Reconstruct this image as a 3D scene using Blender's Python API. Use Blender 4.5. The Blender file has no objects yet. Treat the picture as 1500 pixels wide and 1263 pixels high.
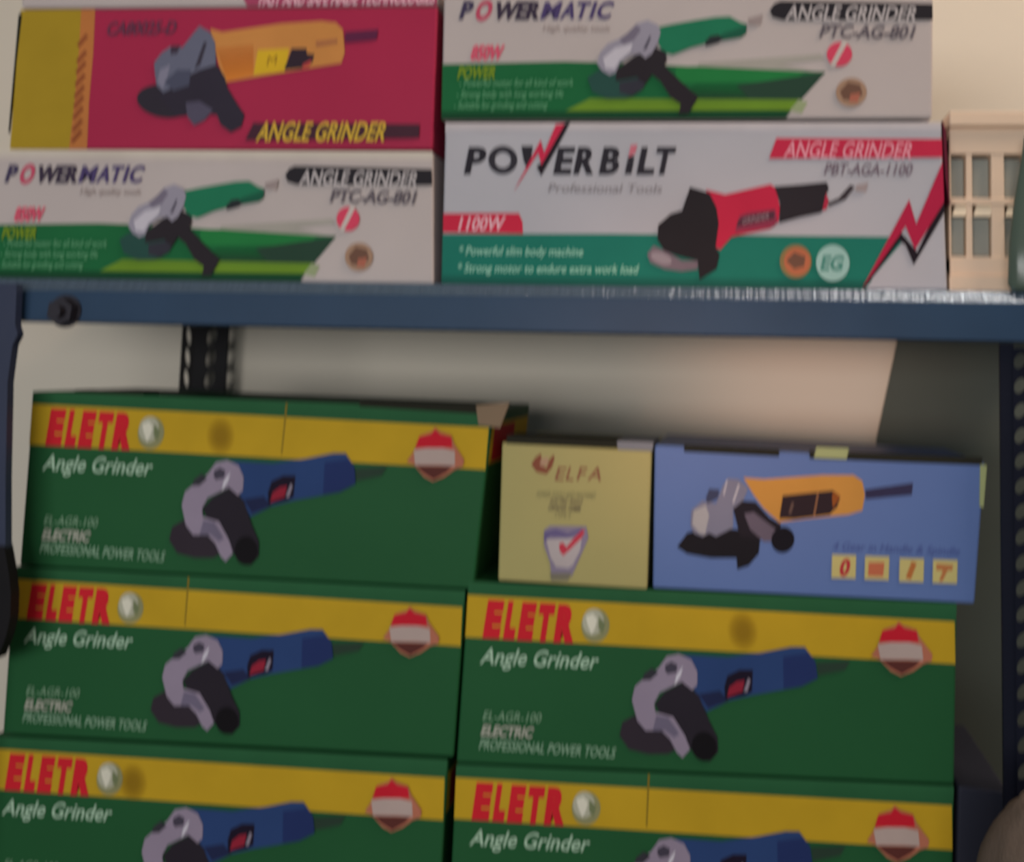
import bpy, bmesh, math, random
from mathutils import Vector, Matrix, noise
random.seed(7)
S = bpy.context.scene
COL = S.collection

# ---------------------------------------------------------------- camera
PX, PY, F = 960.0, 427.0, 1400.0          # principal point and focal length in pixels (cropped photo -> lens shift)
xd = Vector((-(-16250 - PX), -(190 - PY), -F)).normalized()
zd = Vector((1310 - PX, -16700 - PY, F)).normalized()
zd = (zd - xd * zd.dot(xd)).normalized()
yd = zd.cross(xd).normalized()            # world Y in camera frame (x right, y down, z forward)
CAM = Vector((0.0, 0.0, 1.40))
# rows: world axis expressed in camera frame
def cam_to_world(v):
    return Vector((v.dot(xd), v.dot(yd), v.dot(zd)))
cam_data = bpy.data.cameras.new('camera')
cam = bpy.data.objects.new('camera', cam_data)
COL.objects.link(cam)
right = cam_to_world(Vector((1, 0, 0)))
up = cam_to_world(Vector((0, -1, 0)))
back = cam_to_world(Vector((0, 0, -1)))
M = Matrix((right, up, back)).transposed().to_4x4()
M.translation = CAM
cam.matrix_world = M
cam_data.sensor_fit = 'HORIZONTAL'
cam_data.sensor_width = 36.0
cam_data.lens = F / 1500.0 * 36.0
cam_data.shift_x = (750.0 - PX) / 1500.0
cam_data.shift_y = (PY - 631.5) / 1500.0
cam_data.clip_start = 0.01
cam_data.dof.use_dof = True               # the phone photo is soft all over: focus sits short of the shelf
cam_data.dof.focus_distance = 0.36
cam_data.dof.aperture_fstop = 5.7
cam_data.dof.aperture_ratio = 2.8
S.camera = cam

S.view_settings.view_transform = 'Standard'
S.view_settings.look = 'None'
S.view_settings.exposure = 0.0
S.view_settings.gamma = 1.0
S.view_settings.use_curve_mapping = False

# ---------------------------------------------------------------- light
w = bpy.data.worlds.new('world'); S.world = w; w.use_nodes = True
w.node_tree.nodes['Background'].inputs[0].default_value = (0.80, 0.88, 1.0, 1)
w.node_tree.nodes['Background'].inputs[1].default_value = 0.12

def area(name, loc, target, size, energy, color, size_y=None):
    l = bpy.data.lights.new(name, 'AREA'); l.energy = energy; l.color = color
    l.shape = 'RECTANGLE'; l.size = size; l.size_y = size_y or size
    o = bpy.data.objects.new(name, l); COL.objects.link(o)
    o.location = loc
    o.rotation_euler = (Vector(target) - Vector(loc)).to_track_quat('-Z', 'Y').to_euler()
    return o
area('shop_front_light', (-0.55, -1.5, 1.41), (0.0, 0.8, 1.41), 1.6, 18.5, (1.0, 0.985, 0.98), 0.4)
area('shop_ceiling_lamp', (0.9, 0.35, 2.6), (0.25, 0.98, 1.5), 0.5, 12, (1.0, 0.76, 0.58))
area('lip_glint_light', (0.31, -0.05, 2.5), (0.25, 0.65, 1.45), 0.03, 0.8, (1.0, 0.70, 0.52))  # added light, no source seen: puts a warm glint on the shelf lip
sp = bpy.data.lights.new('wall_glow_spot', 'SPOT'); sp.energy = 17; sp.color = (1.0, 0.50, 0.32)  # added spot, no such lamp seen: throws a warm glow on the back wall
sp.spot_size = math.radians(16); sp.spot_blend = 1.0; sp.shadow_soft_size = .08
so = bpy.data.objects.new('wall_glow_spot', sp); COL.objects.link(so); so.location = (-0.32, -0.35, 1.392)
so.rotation_euler = (Vector((0.10, 0.98, 1.392)) - so.location).to_track_quat('-Z', 'Y').to_euler()

# ---------------------------------------------------------------- pixel helpers (used once, to lay things out on real planes)
def P(px, py, Y):
    d = cam_to_world(Vector((px - PX, py - PY, F)))
    t = (Y - CAM.y) / d.y
    return CAM + d * t

def s2l(c):
    c = c / 255.0
    return c / 12.92 if c <= 0.04045 else ((c + 0.055) / 1.055) ** 2.4
E0 = 0.56
def C(r, g, b, a=1.0):
    return (min(s2l(r) / E0, .92), min(s2l(g) / E0, .92), min(s2l(b) / E0, .92), a)

# ---------------------------------------------------------------- materials
def new_mat(name):
    m = bpy.data.materials.new(name); m.use_nodes = True
    return m, m.node_tree.nodes, m.node_tree.links, m.node_tree.nodes['Principled BSDF']
def surf_mat(name, col, rough=.6, metal=0.0, var=.08, scale=30, bump=.05, bscale=180, spec=.4, trans=0, alpha=1, stretch=None):
    m, n, l, b = new_mat(name)
    tc = n.new('ShaderNodeTexCoord')
    src = tc.outputs['Object']
    if stretch:
        mp = n.new('ShaderNodeMapping'); mp.inputs['Scale'].default_value = stretch
        l.new(src, mp.inputs['Vector']); src = mp.outputs[0]
    nz = n.new('ShaderNodeTexNoise'); nz.inputs['Scale'].default_value = scale; nz.inputs['Detail'].default_value = 5
    l.new(src, nz.inputs['Vector'])
    hs = n.new('ShaderNodeMixRGB'); hs.blend_type = 'MIX'
    hs.inputs[1].default_value = tuple(c * (1 - var) for c in col[:3]) + (1,)
    hs.inputs[2].default_value = tuple(min(c * (1 + var), 1) for c in col[:3]) + (1,)
    l.new(nz.outputs[0], hs.inputs[0]); l.new(hs.outputs[0], b.inputs['Base Color'])
    b.inputs['Roughness'].default_value = rough; b.inputs['Metallic'].default_value = metal
    b.inputs['Specular IOR Level'].default_value = spec
    b.inputs['Transmission Weight'].default_value = trans; b.inputs['Alpha'].default_value = alpha
    if bump:
        n2 = n.new('ShaderNodeTexNoise'); n2.inputs['Scale'].default_value = bscale; n2.inputs['Detail'].default_value = 3
        l.new(src, n2.inputs['Vector'])
        bp = n.new('ShaderNodeBump'); bp.inputs['Strength'].default_value = bump; bp.inputs['Distance'].default_value = .001
        l.new(n2.outputs[0], bp.inputs['Height']); l.new(bp.outputs[0], b.inputs['Normal'])
    return m
def print_mat(name, alpha, rough=.5, spec=.3):
    m, n, l, b = new_mat(name)
    a = n.new('ShaderNodeAttribute'); a.attribute_name = 'Col'
    tc = n.new('ShaderNodeTexCoord')
    nz = n.new('ShaderNodeTexNoise'); nz.inputs['Scale'].default_value = 25; nz.inputs['Detail'].default_value = 4
    l.new(tc.outputs['Object'], nz.inputs['Vector'])
    mr = n.new('ShaderNodeMapRange'); mr.inputs['To Min'].default_value = .86; mr.inputs['To Max'].default_value = 1.12
    l.new(nz.outputs[0], mr.inputs['Value'])
    mx = n.new('ShaderNodeMixRGB'); mx.blend_type = 'MULTIPLY'; mx.inputs[0].default_value = 1
    l.new(a.outputs['Color'], mx.inputs[1]); l.new(mr.outputs[0], mx.inputs[2])
    l.new(mx.outputs[0], b.inputs['Base Color'])
    if alpha: l.new(a.outputs['Alpha'], b.inputs['Alpha'])
    b.inputs['Roughness'].default_value = rough; b.inputs['Specular IOR Level'].default_value = spec
    return m
INK = print_mat('ink', False, .6, .08)
INKA = print_mat('ink_soft', True, .6, .08)

# ---------------------------------------------------------------- object helpers
def link(name, me, mat, parent=None):
    o = bpy.data.objects.new(name, me)
    if mat: me.materials.append(mat)
    COL.objects.link(o)
    if parent:
        o.parent = parent
        o.matrix_parent_inverse = Matrix.Translation(-parent.location)
    return o
def obj(name, bm, mat, parent=None, smooth=False):
    bmesh.ops.recalc_face_normals(bm, faces=bm.faces)
    me = bpy.data.meshes.new(name); bm.to_mesh(me); bm.free()
    if smooth:
        for p in me.polygons: p.use_smooth = True
    return link(name, me, mat, parent)
def thing(name, label, cat, loc, group=None):
    o = bpy.data.objects.new(name, None); o.empty_display_size = .02
    COL.objects.link(o); o.location = loc
    o['label'] = label; o['category'] = cat
    if group: o['group'] = group
    return o
def tag(o, label, cat, group=None):
    o['label'] = label; o['category'] = cat
    if group: o['group'] = group
def hexa(bm, f, b, bevel=0, seg=2):
    """f: four front corners TL TR BR BL, b: four back corners"""
    v = [bm.verts.new(p) for p in list(f) + list(b)]
    fs = [(0, 3, 2, 1), (4, 5, 6, 7), (0, 1, 5, 4), (1, 2, 6, 5), (2, 3, 7, 6), (3, 0, 4, 7)]
    faces = [bm.faces.new([v[i] for i in q]) for q in fs]
    if bevel:
        es = {e for q in faces for e in q.edges}
        bmesh.ops.bevel(bm, geom=list(es), offset=bevel, segments=seg, profile=.5, affect='EDGES')
def slab(bm, q, Y, th, bevel=0):
    """pixel quad q on plane Y pushed back by th"""
    f = [P(x, y, Y) for x, y in q]
    hexa(bm, f, [p + Vector((0, th, 0)) for p in f], bevel)
def box(bm, a, b, bevel=0):
    x0, y0, z0 = a; x1, y1, z1 = b
    f = [Vector((x0, y0, z1)), Vector((x1, y0, z1)), Vector((x1, y0, z0)), Vector((x0, y0, z0))]
    hexa(bm, f, [p + Vector((0, y1 - y0, 0)) for p in f], bevel)

# ---------------------------------------------------------------- lettering
_tc = {}
def text_mesh(s, bold):
    k = (s, bold)
    if k not in _tc:
        cu = bpy.data.curves.new('t', 'FONT'); cu.body = s; cu.size = 1; cu.offset = bold
        cu.resolution_u = 3
        o = bpy.data.objects.new('t', cu); COL.objects.link(o)
        bpy.context.view_layer.update()
        me = bpy.data.meshes.new_from_object(o.evaluated_get(bpy.context.evaluated_depsgraph_get()))
        vs = [(v.co.x, v.co.y) for v in me.vertices]; fs = [tuple(p.vertices) for p in me.polygons]
        bpy.data.objects.remove(o); bpy.data.curves.remove(cu); bpy.data.meshes.remove(me)
        x0 = min(v[0] for v in vs); x1 = max(v[0] for v in vs)
        _tc[k] = ([((x - x0) / (x1 - x0), y / .7) for x, y in vs], fs)
    return _tc[k]

# ---------------------------------------------------------------- flat print: every item is drawn in pixels of a reference front
class Art:
    def __init__(s): s.items = []       # (part, verts2d, faces, colors, alpha?)
    def poly(s, part, pts, col, cols=None):
        s.items.append((part, list(pts), [tuple(range(len(pts)))], cols or [col] * len(pts), any(c[3] < 1 for c in (cols or [col]))))
    def grad(s, part, q, cT, cB, n=8):
        """quad TL TR BR BL, colours from the top edge to the bottom edge"""
        v, f, c = [], [], []
        for i in range(n + 1):
            t = i / n
            v += [(q[0][0] + (q[3][0] - q[0][0]) * t, q[0][1] + (q[3][1] - q[0][1]) * t),
                  (q[1][0] + (q[2][0] - q[1][0]) * t, q[1][1] + (q[2][1] - q[1][1]) * t)]
            k = tuple(a + (b - a) * t for a, b in zip(cT, cB)); c += [k, k]
            if i: f.append((2 * i - 2, 2 * i - 1, 2 * i + 1, 2 * i))
        s.items.append((part, v, f, c, cT[3] < 1 or cB[3] < 1))
    def ell(s, part, cx, cy, rx, ry, col, ang=0, n=28):
        ca, sa = math.cos(math.radians(ang)), math.sin(math.radians(ang))
        pts = []
        for i in range(n):
            a = 2 * math.pi * i / n
            x, y = rx * math.cos(a), ry * math.sin(a)
            pts.append((cx + x * ca - y * sa, cy + x * sa + y * ca))
        s.poly(part, pts, col)
    def blob(s, part, cx, cy, rx, ry, col, ang=0, n=24):
        """soft-edged ellipse of ink"""
        ca, sa = math.cos(math.radians(ang)), math.sin(math.radians(ang))
        v, f, c = [(cx, cy)], [], [col]
        for r, al in ((.35, .95), (.7, .5), (1, 0)):
            for i in range(n):
                a = 2 * math.pi * i / n
                x, y = rx * r * math.cos(a), ry * r * math.sin(a)
                v.append((cx + x * ca - y * sa, cy + x * sa + y * ca)); c.append(col[:3] + (col[3] * al,))
        for i in range(n):
            j = (i + 1) % n
            f.append((0, 1 + i, 1 + j))
            for k in (0, 1): f.append((1 + k * n + i, 1 + (k + 1) * n + i, 1 + (k + 1) * n + j, 1 + k * n + j))
        s.items.append((part, v, f, c, True))
    def ring(s, part, cx, cy, r0x, r0y, r1, col, n=28):
        v, f = [], []
        for i in range(n):
            a = 2 * math.pi * i / n
            v += [(cx + r0x * math.cos(a), cy + r0y * math.sin(a)), (cx + r0x * r1 * math.cos(a), cy + r0y * r1 * math.sin(a))]
            j = (i + 1) % n
            f.append((2 * i, 2 * j, 2 * j + 1, 2 * i + 1))
        s.items.append((part, v, f, [col] * len(v), False))
    def text(s, part, t, p0, p1, h, col, shear=.25, bold=.03):
        v, f = text_mesh(t, bold)
        dx, dy = p1[0] - p0[0], p1[1] - p0[1]
        pts = [(p0[0] + dx * x + shear * h * y, p0[1] + dy * x - h * y) for x, y in v]
        s.items.append((part, pts, f, [col] * len(pts), False))
    def line(s, part, a, b, wd, col):
        d = Vector((b[0] - a[0], b[1] - a[1])); n = Vector((-d.y, d.x)).normalized() * wd / 2
        s.poly(part, [(a[0] + n.x, a[1] + n.y), (b[0] + n.x, b[1] + n.y), (b[0] - n.x, b[1] - n.y), (a[0] - n.x, a[1] - n.y)], col)
def tr(pts, ox, oy, s): return [(ox + x / s, oy + y / s) for x, y in pts]

def inv_bilinear(q, p):
    (x0, y0), (x1, y1), (x2, y2), (x3, y3) = q      # TL TR BR BL ; u right, v down
    u = v = .5
    for _ in range(12):
        x = (1-u)*(1-v)*x0 + u*(1-v)*x1 + u*v*x2 + (1-u)*v*x3 - p[0]
        y = (1-u)*(1-v)*y0 + u*(1-v)*y1 + u*v*y2 + (1-u)*v*y3 - p[1]
        xu = (1-v)*(x1-x0) + v*(x2-x3); xv = (1-u)*(x3-x0) + u*(x2-x1)
        yu = (1-v)*(y1-y0) + v*(y2-y3); yv = (1-u)*(y3-y0) + u*(y2-y1)
        D = xu*yv - xv*yu
        u -= (x*yv - y*xv) / D; v -= (y*xu - x*yu) / D
    return u, v
def stamp(art, ref, front, parent, names=None, step=.00004, base=.00012):
    """put the print on a front face given by its four world corners"""
    parts = {}
    n = (front[1] - front[0]).cross(front[3] - front[0]).normalized()
    if n.y > 0: n = -n
    for k, (part, vs, fs, cs, al) in enumerate(art.items):
        d = parts.setdefault((part, al), ([], [], []))
        o = len(d[0])
        for p in vs:
            u, v = inv_bilinear(ref, p)
            u = min(max(u, .001), .999); v = min(max(v, .001), .999)
            w_ = (front[0]*(1-u)*(1-v) + front[1]*u*(1-v) + front[2]*u*v + front[3]*(1-u)*v) + n * (base + step * k)
            d[0].append(w_)
        d[1].extend([tuple(i + o for i in f) for f in fs]); d[2].extend(cs)
    first = {}
    for (part, al), (v, f, c) in parts.items():
        me = bpy.data.meshes.new(part); me.from_pydata(v, [], f)
        a = me.color_attributes.new('Col', 'FLOAT_COLOR', 'POINT')
        for i, k in enumerate(c): a.data[i].color = k
        if part in first:               # soft inks of a part join it in the same mesh
            o1 = first[part]
            m1 = o1.data
            vv = [x.co.copy() for x in m1.vertices]; ff = [tuple(p.vertices) for p in m1.polygons]
            cc = [tuple(x.color) for x in m1.color_attributes['Col'].data]
            mi = [p.material_index for p in m1.polygons]
            me2 = bpy.data.meshes.new(part); me2.from_pydata(vv + [Vector(x) for x in v], [], ff + [tuple(i + len(vv) for i in g) for g in f])
            a2 = me2.color_attributes.new('Col', 'FLOAT_COLOR', 'POINT')
            for i, k in enumerate(cc + list(c)): a2.data[i].color = k
            me2.materials.append(INK); me2.materials.append(INKA)
            for i, p in enumerate(me2.polygons): p.material_index = mi[i] if i < len(mi) else (1 if al else 0)
            o1.data = me2
        else:
            me.materials.append(INK); me.materials.append(INKA)
            for p in me.polygons: p.material_index = 1 if al else 0
            first[part] = link(part, me, None, parent)
    return first

def card(name, col, rough=.5):
    return surf_mat(name, col, rough, 0, .12, 9, .12, 260, .08)

def carton(name, label, cat, quad, Y, depth, mat, art=None, ref=None, group=None, zbot=None, ztop=None, bevel=.0018, lift=0):
    f = [P(x, y, Y) for x, y in quad]
    if zbot is not None: f[2].z = f[3].z = zbot
    b = [p + Vector((0, depth, 0)) for p in f]
    base = (f[2] + f[3] + b[2] + b[3]) / 4
    t = thing(name, label, cat, base, group)
    bm = bmesh.new(); hexa(bm, f, b, bevel, 3)
    obj('carton_body', bm, mat, t)
    if art: stamp(art, ref or quad, f, t)
    return t, f

# ================================================================ print designs
GREEN, YEL, RED = C(29, 72, 42), C(160, 130, 30), C(168, 30, 42)
# ---- green angle-grinder carton (drawn on the upper left one)
QA = [(48, 573), (722, 600), (693, 864), (28, 829)]
def green_art(seam=0, patch=None):
    a = Art()
    a.grad('green_print', [(48, 573), (722, 600), (716, 636), (46, 598)], C(36, 80, 50), C(30, 72, 44))
    a.poly('yellow_band', [(47, 592), (716, 627), (711, 689), (43, 652)], YEL)
    if patch: a.blob('yellow_band', patch, 640 if patch < 400 else 643, 22, 30, C(120, 92, 24, .5))
    for ch, xa_, xb_, yb_ in (('E', 68, 92, 648), ('L', 97, 113, 649.5), ('E', 117, 138, 651), ('T', 142, 164, 652.5), ('R', 168, 196, 654)):
        a.text('brand_lettering', ch, (xa_, yb_), (xb_, yb_ + 1), 45, C(172, 30, 40), .17, .085)
    a.ell('globe_emblem', 227, 635, 19.5, 24, C(118, 118, 84), 10)
    a.ell('globe_emblem', 224, 630, 15, 19, C(150, 150, 132), 10)
    a.poly('globe_emblem', [(214, 622), (224, 618), (230, 626), (226, 640), (221, 648), (216, 634)], C(186, 184, 168))
    a.poly('globe_emblem', [(232, 622), (241, 632), (237, 646), (231, 640)], C(96, 104, 74))
    a.text('product_lettering', 'Angle Grinder', (63, 689), (226, 697), 22, C(142, 168, 146), .35, .012)
    a.text('specification_lettering', 'EL-AGR-100', (66, 769), (146, 773), 13, C(108, 138, 112), .3, .0)
    a.text('specification_lettering', 'ELECTRIC', (63, 790), (134, 794), 14, C(140, 142, 130), .3, .04)
    a.text('specification_lettering', 'PROFESSIONAL POWER TOOLS', (60, 809), (246, 823), 14, C(116, 146, 122), .3, .01)
    T = lambda p: tr(p, 240, 650, 4.167)
    g = 'grinder_picture'
    a.poly(g, T([(60,590),(80,510),(150,470),(260,490),(380,560),(400,660),(330,700),(220,700),(110,670)]), C(42, 36, 43))
    a.poly(g, T([(440,110),(700,125),(900,95),(1060,62),(1135,62),(1190,150),(1195,250),(1100,300),(820,352),(690,385),(560,450),(500,330),(460,230)]), C(36, 56, 96))
    a.poly(g, T([(1010,120),(1150,100),(1190,150),(1195,250),(1100,300),(1000,316)]), C(30, 42, 82))
    a.poly(g, T([(520,345),(640,325),(690,385),(570,430)]), C(28, 34, 62))
    a.poly(g, T([(1195,155),(1385,145),(1350,200),(1200,232)]), C(36, 52, 42))
    a.poly(g, T([(690,235),(760,200),(835,200),(822,330),(780,352),(668,378),(668,300)]), C(24, 18, 32))
    a.poly(g, T([(695,305),(740,270),(785,262),(768,330),(680,362)]), C(122, 30, 46))
    a.poly(g, T([(805,250),(818,262),(795,330),(775,330)]), C(120, 112, 124))
    a.poly(g, T([(270,400),(330,330),(440,270),(520,350),(570,500),(612,600),(610,690),(560,745),(490,725),(440,640),(380,520),(300,470)]), C(34, 30, 37))
    a.ell(g, *T([(535, 655)])[0], 17, 21, C(17, 15, 18))
    a.poly(g, T([(140,380),(160,300),(215,250),(300,190),(350,120),(420,105),(490,140),(520,210),(515,290),(485,320),(430,270),(370,300),(300,335),(265,400),(270,450),(370,480),(430,590),(455,670),(410,720),(380,690),(345,610),(300,560),(210,560),(165,500)]), C(122, 112, 128))
    a.poly(g, T([(340,170),(375,150),(410,170),(400,215),(350,225),(335,200)]), C(58, 54, 66))
    a.poly(g, T([(215,225),(260,190),(300,215),(250,260),(205,262)]), C(44, 44, 50))
    a.poly(g, T([(440,180),(425,230),(385,295),(400,235)]), C(180, 178, 186))
    a.poly(g, T([(275,470),(340,480),(400,580),(370,600),(320,560),(250,560)]), C(92, 86, 104))
    b = 'quality_badge'
    B = lambda p: tr(p, 580, 610, 8.333)
    a.poly(b, B([(170,560),(260,430),(290,330),(330,240),(470,190),(510,140),(560,190),(700,240),(730,340),(850,540),(830,620),(740,650),(620,740),(480,800),(370,740),(260,600)]), C(150, 92, 72))
    a.poly(b, B([(270,390),(320,250),(460,220),(510,160),(570,220),(700,250),(710,390)]), C(165, 26, 40))
    a.poly(b, B([(255,420),(400,390),(600,390),(740,430),(740,610),(560,600),(420,600),(270,600)]), C(152, 136, 130))
    a.poly(b, B([(280,610),(710,615),(640,690),(490,780),(370,700)]), C(76, 40, 36))
    return a

# ---- white and green carton (drawn on the lower left one)
QP = [(-12, 219), (634, 222), (635, 418), (-20, 409)]
def powermatic_art():
    a = Art(); z = 'green_swoosh'
    a.grad('pale_top_edge', [(-12, 219), (634, 222), (634, 240), (-13, 238)], C(178, 170, 156), C(158, 148, 145))  # paler at the top: light on the rounded edge painted in
    a.poly(z, [(-17, 331), (150, 329), (230, 332), (330, 339), (420, 345), (497, 348), (442, 418), (-22, 412)], C(26, 86, 50))
    a.poly(z, [(300, 338), (330, 338), (420, 344), (470, 347), (455, 362), (300, 362)], C(32, 104, 54))
    a.grad(z, [(330, 360), (485, 362), (462, 390), (300, 388)], C(32, 100, 54, 0), C(36, 56, 44, 1))
    a.poly(z, [(380, 366), (497, 349), (464, 390), (400, 388)], C(36, 58, 46))
    a.grad(z, [(185, 382), (466, 388), (454, 404), (150, 400)], C(84, 116, 38), C(96, 126, 36))
    a.grad(z, [(-20, 396), (455, 402), (444, 416), (-22, 410)], C(26, 70, 44, .2), C(26, 56, 40))
    a.poly(z, [(330, 333), (420, 327), (490, 322), (496, 330), (440, 336), (480, 346), (420, 344), (330, 338)], C(140, 136, 128))
    a.poly(z, [(462, 388), (474, 392), (466, 408), (450, 404)], C(128, 138, 104))
    n = 'brand_lettering'
    a.text(n, 'P', (8, 267), (24, 267), 24, C(58, 52, 74), .3, .05)
    a.text(n, 'O', (28, 269), (50, 269), 27, C(160, 66, 86), .3, .05)
    a.text(n, 'WER', (53, 268), (117, 268), 24, C(52, 44, 58), .3, .05)
    for ch, xa_, xb_ in (('M', 119, 143), ('A', 145, 165), ('T', 164, 182), ('I', 185, 190), ('C', 193, 213)):
        a.text(n, ch, (xa_, 268), (xb_, 268), 24, C(66, 56, 92), .3, .035)
    a.text('slogan_lettering', 'High quality tools', (122, 286), (212, 287), 9, C(128, 116, 114), .3, .0)
    a.text('power_lettering', '850W', (22, 325), (66, 325), 19, C(178, 72, 92), .25, .05)
    a.text('power_lettering', 'POWER', (4, 352), (56, 352), 17, C(104, 126, 34), .25, .03)
    k = 'feature_lettering'
    for i, (s, x0, x1) in enumerate((('Powerful motor for all kind of work', 6, 162), ('Strong body with long working life', 2, 148), ('Suitable for grinding and cutting', -2, 126))):
        a.text(k, '- ' + s, (x0, 363 + 15.5 * i), (x1, 364 + 15.5 * i), 10, C(92, 146, 108), .3, .0)
    a.poly('title_bar', [(430, 248), (438, 244), (633, 249), (634, 273), (440, 272), (428, 268), (424, 258)], C(36, 34, 38))
    a.text('title_lettering', 'ANGLE GRINDER', (444, 272), (612, 275), 22, C(156, 150, 150), .22, .02)
    a.text('model_lettering', 'PTC-AG-801', (488, 298), (608, 301), 19, C(84, 78, 84), .25, .03)
    a.ell('red_round_mark', 514.5, 323, 16.5, 18, C(180, 60, 82), 0)
    a.poly('red_round_mark', [(519, 303), (526, 304), (508, 342), (502, 340)], C(168, 158, 152))
    a.ell('round_seal', 530, 379, 20, 21, C(140, 112, 92), 0)
    a.poly('round_seal', [(515, 378), (526, 364), (541, 368), (545, 382), (536, 392), (520, 390)], C(96, 70, 58))
    a.poly('round_seal', [(529, 382), (542, 380), (538, 394), (527, 393)], C(148, 88, 72))
    g = 'grinder_picture'
    T = lambda p: tr(p, 170, 260, 6.0)
    a.poly(g, T([(70,560),(200,470),(330,520),(480,560),(560,590),(500,680),(380,740),(230,740),(110,680)]), C(36, 66, 60))
    a.poly(g, T([(330,600),(560,560),(520,660),(430,720),(330,690)]), C(46, 46, 54))
    a.poly(g, T([(600,140),(760,105),(950,70),(1100,45),(1210,40),(1290,90),(1345,110),(1340,190),(1300,225),(1060,265),(900,310),(760,370),(680,350),(640,260)]), C(30, 100, 72))
    a.poly(g, T([(1150,190),(1345,120),(1340,190),(1300,225),(1120,255)]), C(26, 76, 58))
    a.poly(g, T([(1350,60),(1470,25),(1450,120),(1360,110)]), C(130, 118, 116))
    a.poly(g, T([(1015,260),(1060,210),(1120,200),(1160,230),(1120,270),(1020,300)]), C(36, 40, 42))
    a.poly(g, T([(610,300),(700,340),(710,420),(690,460),(800,580),(900,680),(960,735),(920,810),(880,880),(800,880),(820,800),(740,740),(660,600),(590,540),(540,620),(470,560),(300,590),(310,490),(450,380)]), C(38, 34, 38))
    a.poly(g, T([(150,440),(180,340),(240,270),(330,230),(400,180),(470,100),(560,70),(640,110),(665,170),(640,270),(590,360),(540,400),(500,360),(420,370),(340,430),(300,520),(250,540),(190,500)]), C(128, 124, 136))
    a.poly(g, T([(200,400),(300,310),(440,270),(420,340),(330,420),(290,490),(220,480)]), C(166, 162, 170))
    a.poly(g, T([(330,240),(400,180),(470,110),(510,150),(450,240),(370,280)]), C(100, 94, 108))
    a.poly(g, T([(575,210),(590,215),(550,320),(520,330)]), C(66, 62, 74))
    return a

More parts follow.
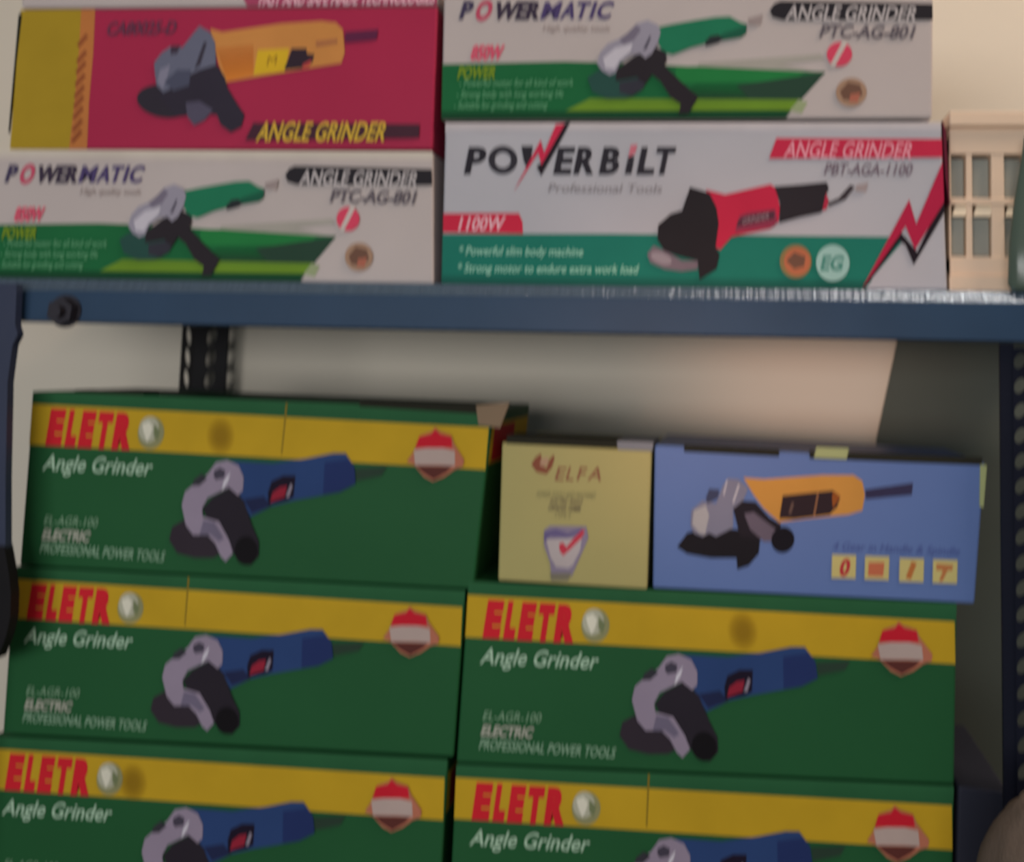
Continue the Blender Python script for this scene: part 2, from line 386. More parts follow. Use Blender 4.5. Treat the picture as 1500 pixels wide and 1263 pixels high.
# ---- white and teal carton with lightning bolt
QB = [(652, 180), (1379, 179), (1388, 421), (646, 415)]
def powerbilt_art():
    a = Art()
    a.grad('pale_top_edge', [(652, 180), (1379, 179), (1379, 194), (651, 196)], C(172, 164, 164), C(150, 149, 155))  # same paler top edge painted in
    L = lambda p: tr(p, 640, 170, 3.947)
    R = lambda p: tr(p, 1000, 170, 3.0)
    G = lambda p: tr(p, 930, 250, 4.286)
    a.poly('teal_band', [(648, 343), (900, 342), (1330, 345), (1268, 421), (647, 416)], C(26, 98, 84))
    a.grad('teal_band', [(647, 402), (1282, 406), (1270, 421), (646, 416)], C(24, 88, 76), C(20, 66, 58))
    r = 'power_tag'
    a.poly(r, L([(38, 565), (490, 562), (512, 610), (515, 680), (36, 675)]), C(170, 36, 58))
    a.text(r, '1100W', (672, 338), (740, 337), 20, C(205, 150, 158), .25, .02)
    n = 'brand_lettering'
    a.text(n, 'P', (681, 254), (710, 254), 37, C(38, 36, 42), .2, .04)
    a.ring(n, 740, 235, 22, 21, .55, C(46, 44, 50))
    V = lambda p: tr(p, 660, 190, 4.286)
    a.poly(n, V([(462,104),(538,104),(522,200),(500,250),(478,200)]), C(40, 38, 44))
    a.poly(n, V([(700,0),(755,0),(690,120),(592,292),(560,235),(600,200)]), C(40, 38, 44))
    for ch, xa_, xb_, hh_ in (('E', 816, 842, 37), ('R', 846, 876, 37), ('B', 884, 912, 37), ('i', 922, 933, 26), ('L', 940, 965, 37), ('T', 963, 991, 37)):
        a.text(n, ch, (xa_, 254), (xb_, 254), hh_, C(40, 38, 44), .2, .04)
    a.poly(n, L([(1150,170),(1190,165),(1175,220),(1135,240)]), C(170, 96, 108))
    bl = 'lightning_bolt'
    a.poly(bl, L([(745,45),(795,40),(700,200),(620,345),(600,290),(640,270)]), C(34, 26, 32))
    a.poly(bl, L([(710,50),(765,45),(625,285),(605,215),(460,440),(620,140),(640,215)]), C(172, 40, 66))
    a.text('slogan_lettering', 'Professional Tools', (808, 282), (976, 283), 13, C(112, 108, 112), .28, .0)
    k = 'feature_lettering'
    a.text(k, '* Powerful slim body machine', (672, 373), (860, 374), 12, C(130, 176, 156), .28, .01)
    a.text(k, '* Strong motor to endure extra work load', (670, 398), (941, 399), 12, C(130, 176, 156), .28, .01)
    a.poly('title_bar', R([(432, 98), (1142, 102), (1142, 182), (400, 188)]), C(165, 38, 62))
    a.text('title_bar', 'ANGLE GRINDER', (1154, 231), (1336, 233), 24, C(190, 128, 140), .25, .01)
    a.text('model_lettering', 'PBT-AGA-1100', (1212, 256), (1336, 257), 17, C(98, 86, 96), .25, .02)
    b2 = 'red_and_black_bolt_stripe'
    a.poly(b2, R([(1152,345),(1155,420),(1020,645),(985,560),(960,545),(830,720),(800,752),(960,500),(1035,590)]), C(30, 24, 30))
    a.poly(b2, R([(1143,200),(1148,360),(1150,375),(1025,580),(985,480),(800,748),(1000,365),(1030,470)]), C(150, 30, 58))
    g = 'grinder_picture'
    a.poly(g, G([(110,520),(150,470),(230,500),(330,560),(430,560),(430,610),(330,625),(220,610),(130,570)]), C(100, 88, 96))
    a.ell(g, *G([(200, 545)])[0], 16, 8, C(126, 116, 122), 20)
    a.poly(g, G([(480,120),(600,150),(880,85),(915,110),(940,230),(930,320),(880,360),(640,410),(570,490),(520,470)]), C(160, 34, 58))
    a.poly(g, G([(690,280),(740,262),(910,240),(925,320),(900,350),(660,385)]), C(118, 44, 64))
    a.poly(g, G([(680,310),(715,285),(905,250),(905,300),(700,345),(668,350)]), C(70, 40, 52))
    a.text(g, 'GRINDER', G([(705,335)])[0], G([(870,300)])[0], 9, C(132, 110, 116), .2, .0)
    a.poly(g, G([(905,100),(1060,88),(1225,72),(1240,110),(1220,160),(1225,220),(1190,262),(1060,290),(935,325),(940,200)]), C(38, 34, 38))
    a.poly(g, G([(1222,140),(1240,190),(1225,240),(1200,250)]), C(150, 40, 60))
    a.poly(g, G([(1235,200),(1300,170),(1370,90),(1400,100),(1340,180),(1240,222)]), C(52, 46, 50))
    a.poly(g, G([(1410,90),(1480,75),(1465,135),(1400,125)]), C(136, 124, 124))
    a.poly(g, G([(380,105),(500,140),(545,230),(560,330),(540,480),(565,520),(545,610),(440,675),(430,560),(300,530),(220,500),(175,430),(180,340),(260,270),(330,250)]), C(33, 30, 33))
    s = 'round_seal'
    a.ell(s, 1172, 381, 23, 24, C(112, 96, 62)); a.ell(s, 1174, 381, 19, 20, C(150, 88, 62))
    a.poly(s, [(1158, 380), (1170, 368), (1186, 374), (1184, 388), (1170, 392)], C(92, 66, 54))
    s = 'white_round_emblem'
    a.ell(s, 1225, 383, 24, 26, C(128, 162, 156))
    a.text(s, 'EG', (1207, 393), (1238, 393), 20, C(66, 116, 106), .2, .04)
    return a

# ---- crimson carton with yellow end
QK = [(30, 14), (641, 9), (633, 219), (14, 219)]
def crimson_art():
    a = Art()
    a.poly('yellow_panel', [(30, 14), (130, 13), (122, 80), (108, 219), (14, 219), (20, 120)], C(142, 118, 34))
    st = 'orange_strip'
    a.poly(st, [(122, 13), (143, 13), (140, 80), (134, 150), (131, 219), (104, 219), (112, 150), (119, 70)], C(160, 100, 54))
    for i, y in enumerate((60, 84, 100, 118, 135, 150, 166, 184, 200)):
        x = 128 - (y - 13) * .06
        a.line(st, (x - 8, y + 8), (x + 6, y - 8), 6, C(122, 66, 40))
    a.text('model_lettering', 'CA80025-D', (159, 52), (262, 50), 19, C(88, 48, 66), .3, .03)
    T = lambda p: tr(p, 190, 20, 3.947)
    g = 'grinder_picture'
    a.poly(g, T([(490,90),(560,110),(900,60),(1130,45),(1210,55),(1250,95),(1260,230),(1240,290),(900,345),(580,400),(540,300)]), C(172, 116, 62))
    a.grad(g, T([(520,200),(740,180),(740,360),(590,395)]), C(176, 108, 50, .2), C(182, 108, 44))
    a.poly(g, T([(765,215),(945,205),(920,340),(740,358)]), C(182, 148, 36))
    a.text(g, 'M', T([(815,305)])[0], T([(868,298)])[0], 14, C(128, 92, 30), .2, .0)
    a.poly(g, T([(960,205),(1045,205),(1045,235),(1090,240),(1075,290),(1020,320),(915,330)]), C(46, 36, 44))
    a.poly(g, T([(1020,300),(1075,270),(1060,310),(1020,322)]), C(160, 60, 60))
    a.poly(g, T([(1095,165),(1220,150),(1220,175),(1100,195)]), C(146, 92, 62))
    a.poly(g, T([(1262,110),(1450,95),(1440,155),(1262,172)]), C(82, 34, 60))
    a.ell(g, *T([(225, 510)])[0], 41, 24, C(44, 40, 48), 8)
    a.poly(g, T([(230,340),(370,340),(530,300),(575,370),(590,430),(650,530),(690,590),(670,660),(610,690),(555,650),(530,590),(440,580),(300,600),(200,480)]), C(44, 40, 50))
    a.poly(g, T([(170,350),(165,290),(210,230),(260,195),(330,200),(400,110),(430,75),(490,110),(520,170),(525,300),(430,330),(370,360),(260,440),(220,460),(180,420)]), C(88, 90, 106))
    a.poly(g, T([(200,330),(260,300),(240,380),(215,440),(185,400)]), C(112, 110, 126))
    a.poly(g, T([(225,400),(300,330),(380,330),(370,420),(280,450)]), C(66, 68, 84))
    a.poly(g, T([(455,170),(475,170),(435,300),(400,330),(430,240)]), C(52, 48, 58))
    a.poly(g, T([(265,190),(320,190),(300,235),(262,240)]), C(56, 46, 58))
    a.poly(g, T([(350,520),(430,510),(510,560),(460,620),(400,650),(360,600)]), C(72, 68, 84))
    a.poly('title_bar', [(378, 181), (616, 183), (615, 203), (366, 206)], C(60, 36, 46))
    a.text('title_lettering', 'ANGLE GRINDER', (381, 207), (566, 207), 27, C(176, 144, 52), .3, .022)
    return a

# ---- pale yellow carton end
QY = [(735, 648), (955, 660), (948, 864), (729, 851)]
def cream_art():
    a = Art()
    n = 'brand_lettering'
    T = lambda p: tr(p, 760, 650, 9.714)
    a.poly(n, T([(180,300),(240,200),(320,140),(330,200),(310,300),(400,350),(440,230),(500,160),(520,200),(480,340),(400,440),(300,420),(250,400)]), C(112, 66, 50))
    a.poly(n, T([(330,210),(430,200),(420,300),(350,330),(300,300)]), C(148, 120, 98))
    for s, x0, x1 in (('E', 813, 826), ('L', 829, 840), ('F', 845, 856), ('A', 861, 881)):
        a.text(n, s, (x0, 704), (x1, 705), 20, C(118, 80, 60), .28, .01)
    k = 'contact_lettering'
    a.text(k, 'POWER TOOLS AND MACHINES', (786, 729), (872, 731), 9, C(112, 110, 78), .3, .0)
    a.text(k, 'ELECTRIC ANGLE', (806, 738), (853, 740), 8, C(92, 84, 68), .3, .01)
    a.text(k, 'GRINDER 100MM', (803, 748), (850, 750), 8, C(92, 84, 68), .3, .01)
    a.text(k, 'TYPE S', (812, 758), (836, 759), 7, C(104, 98, 72), .3, .0)
    s = 'shield_emblem'
    U = lambda p: tr(p, 700, 600, 4.511)
    a.poly(s, U([(440,800),(480,770),(720,775),(735,850),(700,930),(625,1100),(490,1100),(480,1010),(440,900)]), C(112, 104, 122))
    a.poly(s, U([(455,860),(690,850),(680,930),(630,1030),(600,1050),(520,1040),(485,980)]), C(150, 142, 142))
    a.poly(s, U([(440,810),(520,790),(600,820),(700,780),(690,810),(600,850),(480,840),(440,880)]), C(86, 78, 112))
    a.poly(s, U([(540,890),(565,880),(590,910),(640,850),(690,800),(715,800),(690,850),(620,920),(570,965),(545,940)]), C(160, 50, 64))
    a.poly(s, U([(480,1080),(625,1080),(600,1130),(490,1130)]), C(102, 98, 84))
    return a

# ---- blue carton
QL = [(959, 652), (1443, 678), (1428, 885), (956, 862)]
def blue_art():
    a = Art(); g = 'grinder_picture'
    T = lambda p: tr(p, 980, 680, 3.947)
    a.poly(g, T([(440,80),(560,90),(900,65),(1080,65),(1130,100),(1145,180),(1130,270),(1050,295),(800,320),(650,340),(560,260),(500,180)]), C(164, 118, 56))
    a.poly(g, T([(670,185),(960,155),(1005,190),(985,250),(940,295),(740,320),(650,318)]), C(40, 30, 34))
    a.poly(g, T([(960,160),(1005,190),(960,260),(955,200)]), C(120, 66, 30))
    a.line(g, T([(875,170)])[0], T([(850,310)])[0], 2.5, C(120, 84, 60))
    a.line(g, T([(730,225)])[0], T([(710,290)])[0], 4, C(84, 66, 60))
    a.poly(g, T([(1145,150),(1420,110),(1412,180),(1150,205)]), C(44, 42, 66))
    a.poly(g, T([(50,480),(110,400),(230,370),(400,380),(540,420),(530,520),(470,590),(405,610),(400,545),(250,545),(110,520)]), C(24, 22, 26))
    a.poly(g, T([(380,260),(430,215),(510,220),(590,310),(660,350),(640,430),(540,440),(420,420)]), C(30, 26, 32))
    a.poly(g, T([(445,290),(500,280),(630,380),(610,450),(560,450),(480,380)]), C(84, 76, 88))
    a.ell(g, *T([(670, 440)])[0], 17, 19, C(20, 18, 24), 10)
    a.poly(g, T([(130,360),(135,270),(200,215),(280,230),(320,130),(350,85),(410,90),(470,140),(440,210),(380,260),(380,370),(280,420),(240,400),(200,420),(150,400)]), C(104, 104, 120))
    a.poly(g, T([(140,350),(150,270),(220,240),(240,300),(215,410),(180,400)]), C(140, 138, 140))
    a.poly(g, T([(220,200),(240,145),(300,150),(290,200),(230,230)]), C(52, 56, 78))
    a.line(g, T([(415,120)])[0], T([(380,225)])[0], 2.5, C(160, 158, 164))
    a.line(g, T([(345,95)])[0], T([(325,180)])[0], 2.5, C(150, 148, 156))
    a.text('feature_lettering', '4 Gear in Handle & Spindle', (1222, 806), (1405, 814), 12, C(62, 74, 122), .3, .0)
    k = 'picture_square'
    for i, (x, y, c1) in enumerate(((1239, 831, (148, 44, 50)), (1287, 833, (160, 90, 64)), (1337, 836, (150, 92, 50)), (1385, 838, (150, 96, 58)))):
        a.poly(k, [(x - 17, y - 18), (x + 18, y - 17), (x + 17, y + 17), (x - 18, y + 16)], C(162, 152, 98))
        if i == 0: a.text(k, '0', (x - 8, y + 12), (x + 7, y + 12), 23, C(*c1), .2, .05)
        elif i == 1: a.poly(k, [(x - 12, y - 9), (x + 11, y - 9), (x + 9, y + 12), (x - 13, y + 11)], C(*c1))
        elif i == 2: a.line(k, (x + 4, y - 12), (x - 5, y + 12), 8, C(*c1))
        else:
            a.poly(k, [(x - 12, y - 12), (x + 12, y - 10), (x + 10, y - 2), (x + 4, y - 2), (x - 4, y + 14), (x - 9, y + 13), (x - 3, y - 2), (x - 13, y - 3)], C(*c1))
    return a

# ================================================================ the place
Y0 = .650            # front of the steel beam
YT = .662            # fronts of the cartons on the upper shelf
YL = .672            # fronts of the cartons on the lower shelf
YW = .98             # back wall
Zt = P(700, 416.5, YT).z
Zl = P(700, 1383, YL).z

def kind(o, k='structure'): o['kind'] = k; return o
m_wall = surf_mat('wall_paint', (.86, .785, .655), .85, 0, .05, 3, .25, 60, .2)
bm = bmesh.new(); box(bm, (-2.2, YW, 0), (2.2, YW + .12, 2.7)); kind(obj('wall_back', bm, m_wall))
bm = bmesh.new(); box(bm, (-2.2, -2.2, -.1), (2.2, YW, 0)); kind(obj('floor', bm, surf_mat('floor_cement', (.30, .29, .27), .8, 0, .15, 6)))
bm = bmesh.new(); box(bm, (-2.2, -.2, 2.7), (2.2, YW + .12, 2.8)); kind(obj('ceiling', bm, surf_mat('ceiling_paint', (.6, .6, .58), .9)))

# ---- rack
m_blue = surf_mat('blue_rack_paint', C(34, 54, 76), .5, 0, .18, 18, .15, 120, .2)
m_post = surf_mat('navy_rack_paint', C(35, 42, 62), .5, 0, .15, 20, .15, 120, .4)
m_black = surf_mat('black_rack_paint', C(17, 16, 18), .55, 0, .2, 30, .15, 150, .15)
m_lip = surf_mat('worn_shelf_edge', C(90, 106, 122), .2, .7, .2, 90, .8, 60, .6, stretch=(6, 1, .4))
m_bolt = surf_mat('dark_bolt', C(34, 32, 38), .45, .4, .2, 60)
rack = thing('metal_shelf_rack', 'blue painted steel shelf rack with slotted posts carrying the boxed grinders', 'shelf', (0.0, .8, 0))
bm = bmesh.new()
slab(bm, [(-260, 421), (1760, 447), (1760, 506), (-260, 464)], Y0, .003, .0008)
obj('beam', bm, m_blue, rack)
bm = bmesh.new()      # return flange under the beam
f = [P(x, y, Y0) for x, y in [(-260, 464), (1760, 506)]]
hexa(bm, [f[0] + Vector((0, .003, .0025)), f[1] + Vector((0, .003, .0025)), f[1] + Vector((0, .003, 0)), f[0] + Vector((0, .003, 0))],
     [f[0] + Vector((0, .03, .0025)), f[1] + Vector((0, .03, .0025)), f[1] + Vector((0, .03, 0)), f[0] + Vector((0, .03, 0))])
obj('beam_flange', bm, m_blue, rack)
# shelf board: flat top, front edge rolled down to the beam
zb = Zt
prof = [(YW - .005, zb), (YT - .004, zb), (YT - .007, zb - .001), (Y0 + .0006, zb - .0098), (Y0 + .0002, zb - .0115), (Y0 + .004, zb - .013), (YW - .005, zb - .013)]
bm = bmesh.new()
xa, xb = P(-260, 430, Y0).x, P(1760, 430, Y0).x
va = [bm.verts.new((xa, y, z)) for y, z in prof]; vb = [bm.verts.new((xb, y, z)) for y, z in prof]
bm.faces.new(va); bm.faces.new(vb[::-1])
for i in range(len(prof)):
    j = (i + 1) % len(prof); bm.faces.new((va[i], vb[i], vb[j], va[j]))
obj('shelf_board', bm, m_lip, rack)['label'] = 'glossy grey rolled edge of the upper shelf'
# beam bolt
bc = P(97, 456, Y0)
bm = bmesh.new()
def disc(bm, c, r, y0, y1, n=20, rot=0):
    a = [bm.verts.new((c.x + r * math.cos(2*math.pi*i/n + rot), y0, c.z + r * math.sin(2*math.pi*i/n + rot))) for i in range(n)]
    b = [bm.verts.new((v.co.x, y1, v.co.z)) for v in a]
    bm.faces.new(a); bm.faces.new(b[::-1])
    for i in range(n): bm.faces.new((a[i], a[(i+1) % n], b[(i+1) % n], b[i]))
disc(bm, bc, .0118, Y0 - .0012, Y0 + .0002, 24)
disc(bm, bc + Vector((.0002, 0, -.0006)), .0100, Y0 - .0075, Y0 - .001, 6, .4)
disc(bm, bc + Vector((0, 0, -.001)), .0045, Y0 - .012, Y0 - .007, 16)
obj('bolt', bm, m_bolt, rack)

def slotted(bm, fn, W, H, cols, pitch, sw, sh, z_off=0, th=.002, lean=.25):
    """steel strip with real slots: fn(u, z) -> point, nrm() thickness direction"""
    n = int(H / pitch); cw = W / cols
    NS = 12
    for r in range(n):
        for c in range(cols):
            u0, u1 = c * cw, (c + 1) * cw; z0, z1 = r * pitch, (r + 1) * pitch
            uc, zc = (u0 + u1) / 2, (z0 + z1) / 2
            out, inn = [], []
            for k in range(NS):
                a = 2 * math.pi * (k + .5) / NS
                ca, sa = math.cos(a), math.sin(a)
                s = min((cw / 2) / max(abs(ca), 1e-6), (pitch / 2) / max(abs(sa), 1e-6))
                # square outline sampled by angle, corners snapped
                out.append([uc + ca * s, zc + sa * s])
                inn.append([uc + ca * sw / 2 + sa * sh / 2 * lean, zc + sa * sh / 2])
            # snap nearest samples to the four corners
            for cu, cz in ((u0, z0), (u0, z1), (u1, z0), (u1, z1)):
                k = min(range(NS), key=lambda q: (out[q][0] - cu) ** 2 + (out[q][1] - cz) ** 2)
                out[k] = [cu, cz]
            F_, B_ = [], []
            for lst in (out, inn):
                F_.append([bm.verts.new(fn(u, z)) for u, z in lst])
                B_.append([bm.verts.new(fn(u, z, th)) for u, z in lst])
            for k in range(NS):
                j = (k + 1) % NS
                bm.faces.new((F_[0][k], F_[0][j], F_[1][j], F_[1][k]))
                bm.faces.new((B_[0][k], B_[1][k], B_[1][j], B_[0][j]))
                bm.faces.new((F_[1][k], F_[1][j], B_[1][j], B_[1][k]))
    bmesh.ops.remove_doubles(bm, verts=bm.verts, dist=1e-5)

def post(name, corner_x, corner_y, wl, wr, dl, dr, mat, label, cols=(1, 1), pitch=.022, sw=.008, sh=.017, z1=2.05, zoff=0.0):
    """slotted angle: flanges run left and right from the corner; dl, dr = depth offsets of their far edges"""
    bm = bmesh.new()
    for side, W, D, nc in ((-1, wl, dl, cols[0]), (1, wr, dr, cols[1])):
        L = math.hypot(W, D)
        if not nc: continue
        def fn(u, z, off=0, side=side, W=W, D=D, L=L):
            t = u / L
            return Vector((corner_x + side * W * t, corner_y + D * t + off, z + zoff))
        slotted(bm, fn, L, z1, nc, pitch, sw, sh)
    o = obj('post', bm, mat, rack); o['label'] = label
    return o
# rear black post seen between beam and green cartons
YP = .950
xl, xc_, xr = P(255, 520, YP).x, P(284, 520, YP).x, P(328, 520, YP).x
zc0 = P(305, 524, YP).z
zo = (zc0 - .022 * (int(zc0 / .022) + .5))
post('post', xc_, YP, xc_ - xl, xr - xc_, .012, .006, m_black, 'black slotted rear post', zoff=zo, sw=.0105, sh=.0175)
# front right navy post
YR = .655
x0 = P(1468, 700, YR).x; zr = P(1480, 503, YR).z
m_navy = surf_mat('dark_navy_rack_paint', C(16, 19, 30), .6, 0, .15, 20, .15, 120, .1)
post('post', x0 + .0075, YR, .0075, .030, .002, .004, m_navy, 'near black slotted front post at the right', pitch=.0165, sw=.0085, sh=.0105, cols=(0, 3), z1=zr)
bm = bmesh.new(); box(bm, (x0 - .0005, YR + .001, 0), (x0 + .0085, YR + .0035, zr)); obj('post_edge', bm, m_navy, rack)
# front left blue post, leaning with age
bm = bmesh.new()
q = [(-40, 415), (24, 415), (24, 425), (22, 476), (26, 490), (18, 506), (11, 560), (8, 700), (8, 815), (-60, 820)]
f = [P(x, y, .640) for x, y in q]
fv = [bm.verts.new(p) for p in f]; bv = [bm.verts.new(p + Vector((0, .006, 0))) for p in f]
bm.faces.new(fv); bm.faces.new(bv[::-1])
for i in range(len(f)): bm.faces.new((fv[i], fv[(i+1) % len(f)], bv[(i+1) % len(f)], bv[i]))
o = obj('post', bm, m_post, rack); o['label'] = 'blue front post at the left edge'
bm = bmesh.new()
q = [(-60, 800), (6, 800), (13, 840), (16, 870), (15, 905), (8, 935), (-4, 965), (-60, 985)]
f = [P(x, y, .639) for x, y in q]
fv = [bm.verts.new(p) for p in f]; bv = [bm.verts.new(p + Vector((0, .008, 0))) for p in f]
bm.faces.new(fv); bm.faces.new(bv[::-1])
for i in range(len(f)): bm.faces.new((fv[i], fv[(i+1) % len(f)], bv[(i+1) % len(f)], bv[i]))
obj('post_bracket', bm, m_black, rack)
bm = bmesh.new(); p = P(-60, 980, .64); box(bm, (p.x - .03, .64, 0), (p.x + .004, .646, P(0, 815, .64).z)); obj('post_foot', bm, m_post, rack)
# lower board carrying the green stack
bm = bmesh.new(); box(bm, (P(-260, 1300, .64).x, .50, Zl - .018), (P(1800, 1300, .64).x, .97, Zl), .001)
obj('shelf_board', bm, surf_mat('lower_board', C(90, 84, 78), .6), rack)

# ---- grey panel painting a cast shadow on the wall at the right
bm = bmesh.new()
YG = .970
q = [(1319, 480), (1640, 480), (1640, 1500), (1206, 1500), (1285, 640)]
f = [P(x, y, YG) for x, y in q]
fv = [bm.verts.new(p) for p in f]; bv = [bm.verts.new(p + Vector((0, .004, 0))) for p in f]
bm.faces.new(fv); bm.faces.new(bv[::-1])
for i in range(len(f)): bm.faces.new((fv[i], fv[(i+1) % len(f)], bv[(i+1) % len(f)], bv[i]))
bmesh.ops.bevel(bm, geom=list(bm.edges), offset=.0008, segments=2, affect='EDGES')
o = obj('shadow_panel', bm, surf_mat('shadow_grey', C(66, 72, 66), .75, 0, .12, 8, .1))
tag(o, 'dark grey panel standing in for the wall shadow behind the blue carton', 'shadow panel')

# ---- cartons
m_green = card('green_card', C(29, 72, 42))
m_white = card('white_card', C(158, 149, 146), .45)
m_white2 = card('cool_white_card', C(150, 149, 154), .45)
m_crim = card('crimson_card', C(142, 38, 64), .38)
m_cream = card('pale_yellow_card', C(142, 135, 88))
m_sky = card('blue_card', C(78, 98, 142), .4)
m_dark = card('edge_gap_dark', C(34, 34, 28), .8)  # near-black that stands for shade in the flap gaps
m_tape = card('yellowed_tape', C(132, 140, 98), .35)
m_kraft = card('worn_card_edge', C(112, 96, 78), .8)

def flap(parent, pts, Y, th, mat, name='dark_edge_strip'):
    bm = bmesh.new(); slab(bm, pts, Y, th, .0003); return obj(name, bm, mat, parent)

GG = 'green cartons of grinders stacked on the lower shelf'
greens = [
    ('green angle grinder carton on top of the left stack, no box above it', QA, 2),
    ('green angle grinder carton directly under the topmost green one, left stack middle', [(20, 830), (682, 865), (664, 1110), (3, 1076)], 1),
    ('green angle grinder carton under the pale yellow and blue cartons', [(686, 852), (1402, 884), (1398, 1150), (668, 1118)], 1),
    ('lowest green angle grinder carton of the left stack, cut by the frame bottom', [(-12, 1078), (656, 1113), (640, 1374), (-30, 1334)], 0),
    ('lowest green angle grinder carton of the right stack, beside the grey brown sack', [(668, 1120), (1398, 1152), (1393, 1415), (655, 1385)], 0),
]
patches = [(330), (None), (430), (262), (None)]
for i, (lab, q, lvl) in enumerate(greens):
    t, f = carton('grinder_carton', lab, 'carton', q, YL, .125, m_green, green_art(0, patches[i]), QA, GG, Zl if lvl == 0 else None)
    # dark slabs paint the shaded gaps along the top flap; corner flap is card
    def L(u, v, q=q):
        x = (1-u)*(1-v)*q[0][0] + u*(1-v)*q[1][0] + u*v*q[2][0] + (1-u)*v*q[3][0]
        y = (1-u)*(1-v)*q[0][1] + u*(1-v)*q[1][1] + u*v*q[2][1] + (1-u)*v*q[3][1]
        return (x, y)
    if i == 0:
        flap(t, [L(.09, -.018), L(.24, -.02), L(.24, .012), L(.09, .010)], YL + .002, .02, m_dark)
        flap(t, [L(.71, -.018), L(.985, -.030), L(.985, .030), L(.71, .014)], YL - .0003, .02, m_dark)
        flap(t, [L(.962, -.02), L(1.035, -.045), L(1.02, .10), L(.972, .09)], YL - .0009, .0012, m_kraft, 'corner_flap')
    # seam of the glued flap down the yellow band
    if i in (0, 1, 4):
        u = .55 if i == 0 else .385
        flap(t, [L(u, .01), L(u + .004, .01), L(u + .003, .30), L(u, .30)], YL - .0004, .0006, card('seam_card', C(110, 92, 30)), 'flap_seam')
    # printed right end
    bk = [p + Vector((0, .125, 0)) for p in f]
    e = Art(); QE = [(0, 0), (100, 0), (100, 100), (0, 100)]
    e.poly('end_print', [(2, 8), (98, 8), (98, 31), (2, 31)], YEL)
    e.poly('end_print', [(8, 10), (60, 10), (60, 30), (8, 30)], C(150, 34, 40))
    v, fs, cs, al = [], [], [], False
    me = bpy.data.meshes.new('end_print'); n_ = 0
    for part, vs, ff, cc, _ in e.items:
        for (x, y) in vs:
            a_, b_ = x / 100, y / 100
            p = f[1]*(1-a_)*(1-b_) + bk[1]*a_*(1-b_) + bk[2]*a_*b_ + f[2]*(1-a_)*b_
            v.append(p + Vector((.0002 + .0001 * n_, 0, 0)))
        fs.append(tuple(range(len(v) - 4, len(v)))); cs += cc; n_ += 1
    me.from_pydata(v, [], fs)
    ca_ = me.color_attributes.new('Col', 'FLOAT_COLOR', 'POINT')
    for k, c in enumerate(cs): ca_.data[k].color = c
    link('end_print', me, INK, t)

pa = powermatic_art()
t, f = carton('grinder_carton', 'white and green grinder carton under the crimson one at the left', 'carton', QP, YT, .12, m_white, pa, QP, 'white and green grinder cartons on the upper shelf', Zt)
QPU = [(650, -22), (1367, -20), (1366, 173), (646, 176)]
t, f = carton('grinder_carton', 'white and green grinder carton on top of the lightning bolt carton', 'carton', QPU, YT, .12, m_white, pa, QP, 'white and green grinder cartons on the upper shelf')
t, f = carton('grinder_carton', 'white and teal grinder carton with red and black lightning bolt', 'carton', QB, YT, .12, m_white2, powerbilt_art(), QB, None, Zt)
flap(t, [(1380.5, 176), (1386, 190), (1391, 300), (1385, 262)], YT + .0005, .1, card('maroon_card_edge', C(82, 28, 42)), 'side_flap')
t, f = carton('grinder_carton', 'crimson grinder carton with a yellow left end', 'carton', QK, YT, .12, m_crim, crimson_art(), QK)
flap(t, [(27, 20), (32, 20), (17, 150), (12, 195)], YT - .0005, .002, m_dark)  # dark strip standing for the shaded gap at the flap
QW = [(32, -195), (641, -195), (641, 7), (31, 12)]
wa = Art()
wa.grad('mauve_band', [(352, -22), (641, -22), (641, 7), (368, 10)], C(140, 80, 104), C(142, 52, 78))
wa.text('slogan_lettering', 'FAST AND SAFE MADE TECHNOLOGIES', (384, 8), (636, 5), 20, C(190, 150, 160), .25, .03)
t, f = carton('tool_carton', 'white carton with mauve lettered band on top of the crimson carton, mostly out of frame', 'carton', QW, YT, .12, m_white, wa, QW)

t, f = carton('grinder_carton', 'pale yellow square carton end with a shield emblem', 'carton', QY, YL - .001, .13, m_cream, cream_art(), QY)
flap(t, [(742, 638), (905, 645), (903, 657), (742, 650)], YL - .0013, .03, m_dark)  # shaded slit at the flap, made as a dark strip
flap(t, [(903, 646), (957, 648), (956, 661), (905, 659)], YL - .0013, .05, card('grey_blue_flap', C(104, 106, 112)), 'tuck_flap')
t, f = carton('grinder_carton', 'blue grinder carton with four small picture squares', 'carton', QL, YL - .001, .12, m_sky, blue_art(), QL)
flap(t, [(1002, 652), (1142, 659), (1141, 669), (1002, 662)], YL - .0015, .004, m_dark)  # dark strips here paint the shade in the top slits
flap(t, [(1186, 661), (1440, 671), (1438, 682), (1186, 672)], YL - .0015, .004, m_dark)
flap(t, [(1196, 655), (1244, 657), (1240, 673), (1192, 671)], YL - .002, .0008, m_tape, 'tape')
flap(t, [(1436, 681), (1446, 682), (1441, 744), (1435, 742)], YL - .002, .003, m_tape, 'tape')

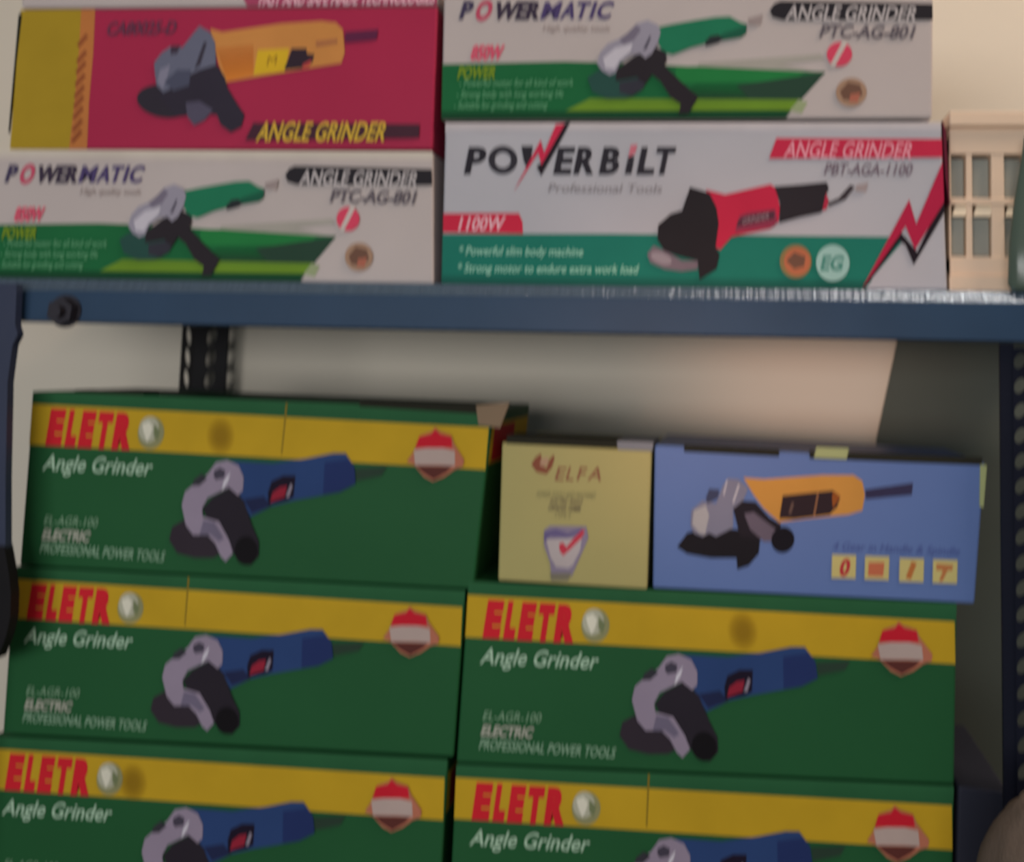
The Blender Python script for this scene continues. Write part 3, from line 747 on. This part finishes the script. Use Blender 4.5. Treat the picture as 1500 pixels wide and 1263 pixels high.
# ---- translucent drawer cabinet at the far right of the upper shelf
m_clear = surf_mat('milky_plastic', C(196, 168, 146), .3, 0, .05, 20, .3, 60, .5)
m_pane = surf_mat('smoky_clear_plastic', C(146, 148, 140), .12, 0, .1, 25, .3, 50, .6, trans=.35)
m_sill = surf_mat('pale_plastic', C(212, 180, 160), .25, 0, .04, 30, .1)
cab = thing('drawer_cabinet', 'milky plastic small parts cabinet with grey see-through drawers at right edge', 'drawer cabinet', P(1500, 420, .72))
YC = .672
zt = P(1440, 166, YC).z; cx0 = P(1391, 300, YC).x; cx1 = P(1660, 300, YC).x
bm = bmesh.new()
def zz(py): return P(1440, py, YC).z
def xx(px): return P(px, 300, YC).x
for a_, b_, pr in ((166, 187, -.006), (187, 226, 0), (290, 300, 0), (376, 404, 0), (404, 421, -.003)):
    z1 = Zt if b_ == 421 else zz(b_)
    box(bm, (cx0 if pr == 0 else cx0 - .001, YC + pr, z1), (cx1, YC + .10, zz(a_)), .001)
for a_, b_ in ((1391, 1394), (1416, 1425), (1453, 1472), (1500, 1512), (1540, 1556), (1585, 1598), (1640, 1660)):
    box(bm, (xx(a_), YC + .001, zz(400)), (xx(b_), YC + .099, zz(200)), .0006)
box(bm, (cx0, YC + .09, Zt), (cx1, YC + .1, zt))
obj('cabinet_body', bm, m_clear, cab)
cols = [(1394, 1416), (1425, 1453), (1472, 1500), (1512, 1540), (1556, 1585), (1598, 1640)]
for (a_, b_) in cols:
    for (t_, s_, bt) in ((230, 230, 288), (298, 317, 374)):
        bm = bmesh.new()
        box(bm, (xx(a_) + .0004, YC + .006, zz(bt)), (xx(b_) - .0004, YC + .009, zz(s_)), .0008)
        box(bm, (xx(a_) + .0004, YC + .009, zz(bt)), (xx(b_) - .0004, YC + .07, zz(bt) + .002))
        dr = obj('drawer', bm, m_pane, cab)
        if s_ > t_:
            bm = bmesh.new()
            x0_, x1_ = xx(a_), xx(b_)
            ff = [Vector((x0_ + .004, YC + .004, zz(t_))), Vector((x1_ + .002, YC + .004, zz(t_))), Vector((x1_ - .001, YC - .001, zz(s_))), Vector((x0_, YC - .001, zz(s_)))]
            hexa(bm, ff, [p + Vector((0, .003, 0)) for p in ff], .0004)
            sl = obj('drawer_lip', bm, m_sill, dr)

# dark green tub in front of the cabinet's right part
bm = bmesh.new()
c = P(1512, 421, .660)
rings = [(0, .0150), (.004, .0175), (.03, .0165), (.06, .0130), (.085, .0085), (.10, .0062), (.104, .0062)]
n = 24; prev = None
for h, r in rings:
    cur = [bm.verts.new((c.x + r * math.cos(2*math.pi*i/n), .655 + .0 + r * .45 * math.sin(2*math.pi*i/n), Zt + h)) for i in range(n)]
    if prev:
        for i in range(n): bm.faces.new((prev[i], prev[(i+1) % n], cur[(i+1) % n], cur[i]))
    else: bm.faces.new(cur[::-1])
    prev = cur
bm.faces.new(prev)
o = obj('bottle', bm, surf_mat('dark_green_glass', C(70, 82, 72), .2, 0, .1, 20, 0), smooth=True)
tag(o, 'dark grey green bottle cut by the right frame edge on the upper shelf', 'bottle')

# ---- navy box and cloth sack at the lower right
qn = [(1404, 1152), (1478, 1160), (1472, 1425), (1398, 1420)]
carton('storage_box', 'dark navy box between the green stack and the grey brown sack', 'box', qn, YL, .12, card('navy_card', C(38, 40, 50)), zbot=Zl)
bm = bmesh.new()
bmesh.ops.create_uvsphere(bm, u_segments=48, v_segments=32, radius=1)
Ysk = .575
top = P(1500, 1157, Ysk).z; cx = P(1532, 1200, Ysk).x; hh = (top - Zl)
rad = cx - P(1432, 1230, Ysk).x
for v in bm.verts:
    x, y, z = v.co
    s = 1 + .06 * noise.noise(v.co * 2.3) + .03 * noise.noise(v.co * 6)
    k = 1.0 - .28 * max(0, z) ** 2
    sq = (abs(z) ** .8) * (1 if z > 0 else -1)
    v.co = Vector((cx + x * rad * 1.08 * s * k, Ysk + y * .045 * s * k, max(Zl, Zl + hh * (.5 + .5 * sq) * (1 + .02 * noise.noise(Vector((x, y, 0)) * 4)))))
o = obj('cloth_sack', bm, surf_mat('sack_cloth', C(84, 74, 66), .95, 0, .14, 18, .5, 400, .1), smooth=True)
tag(o, 'rounded grey brown cloth sack in the lower right corner', 'sack')
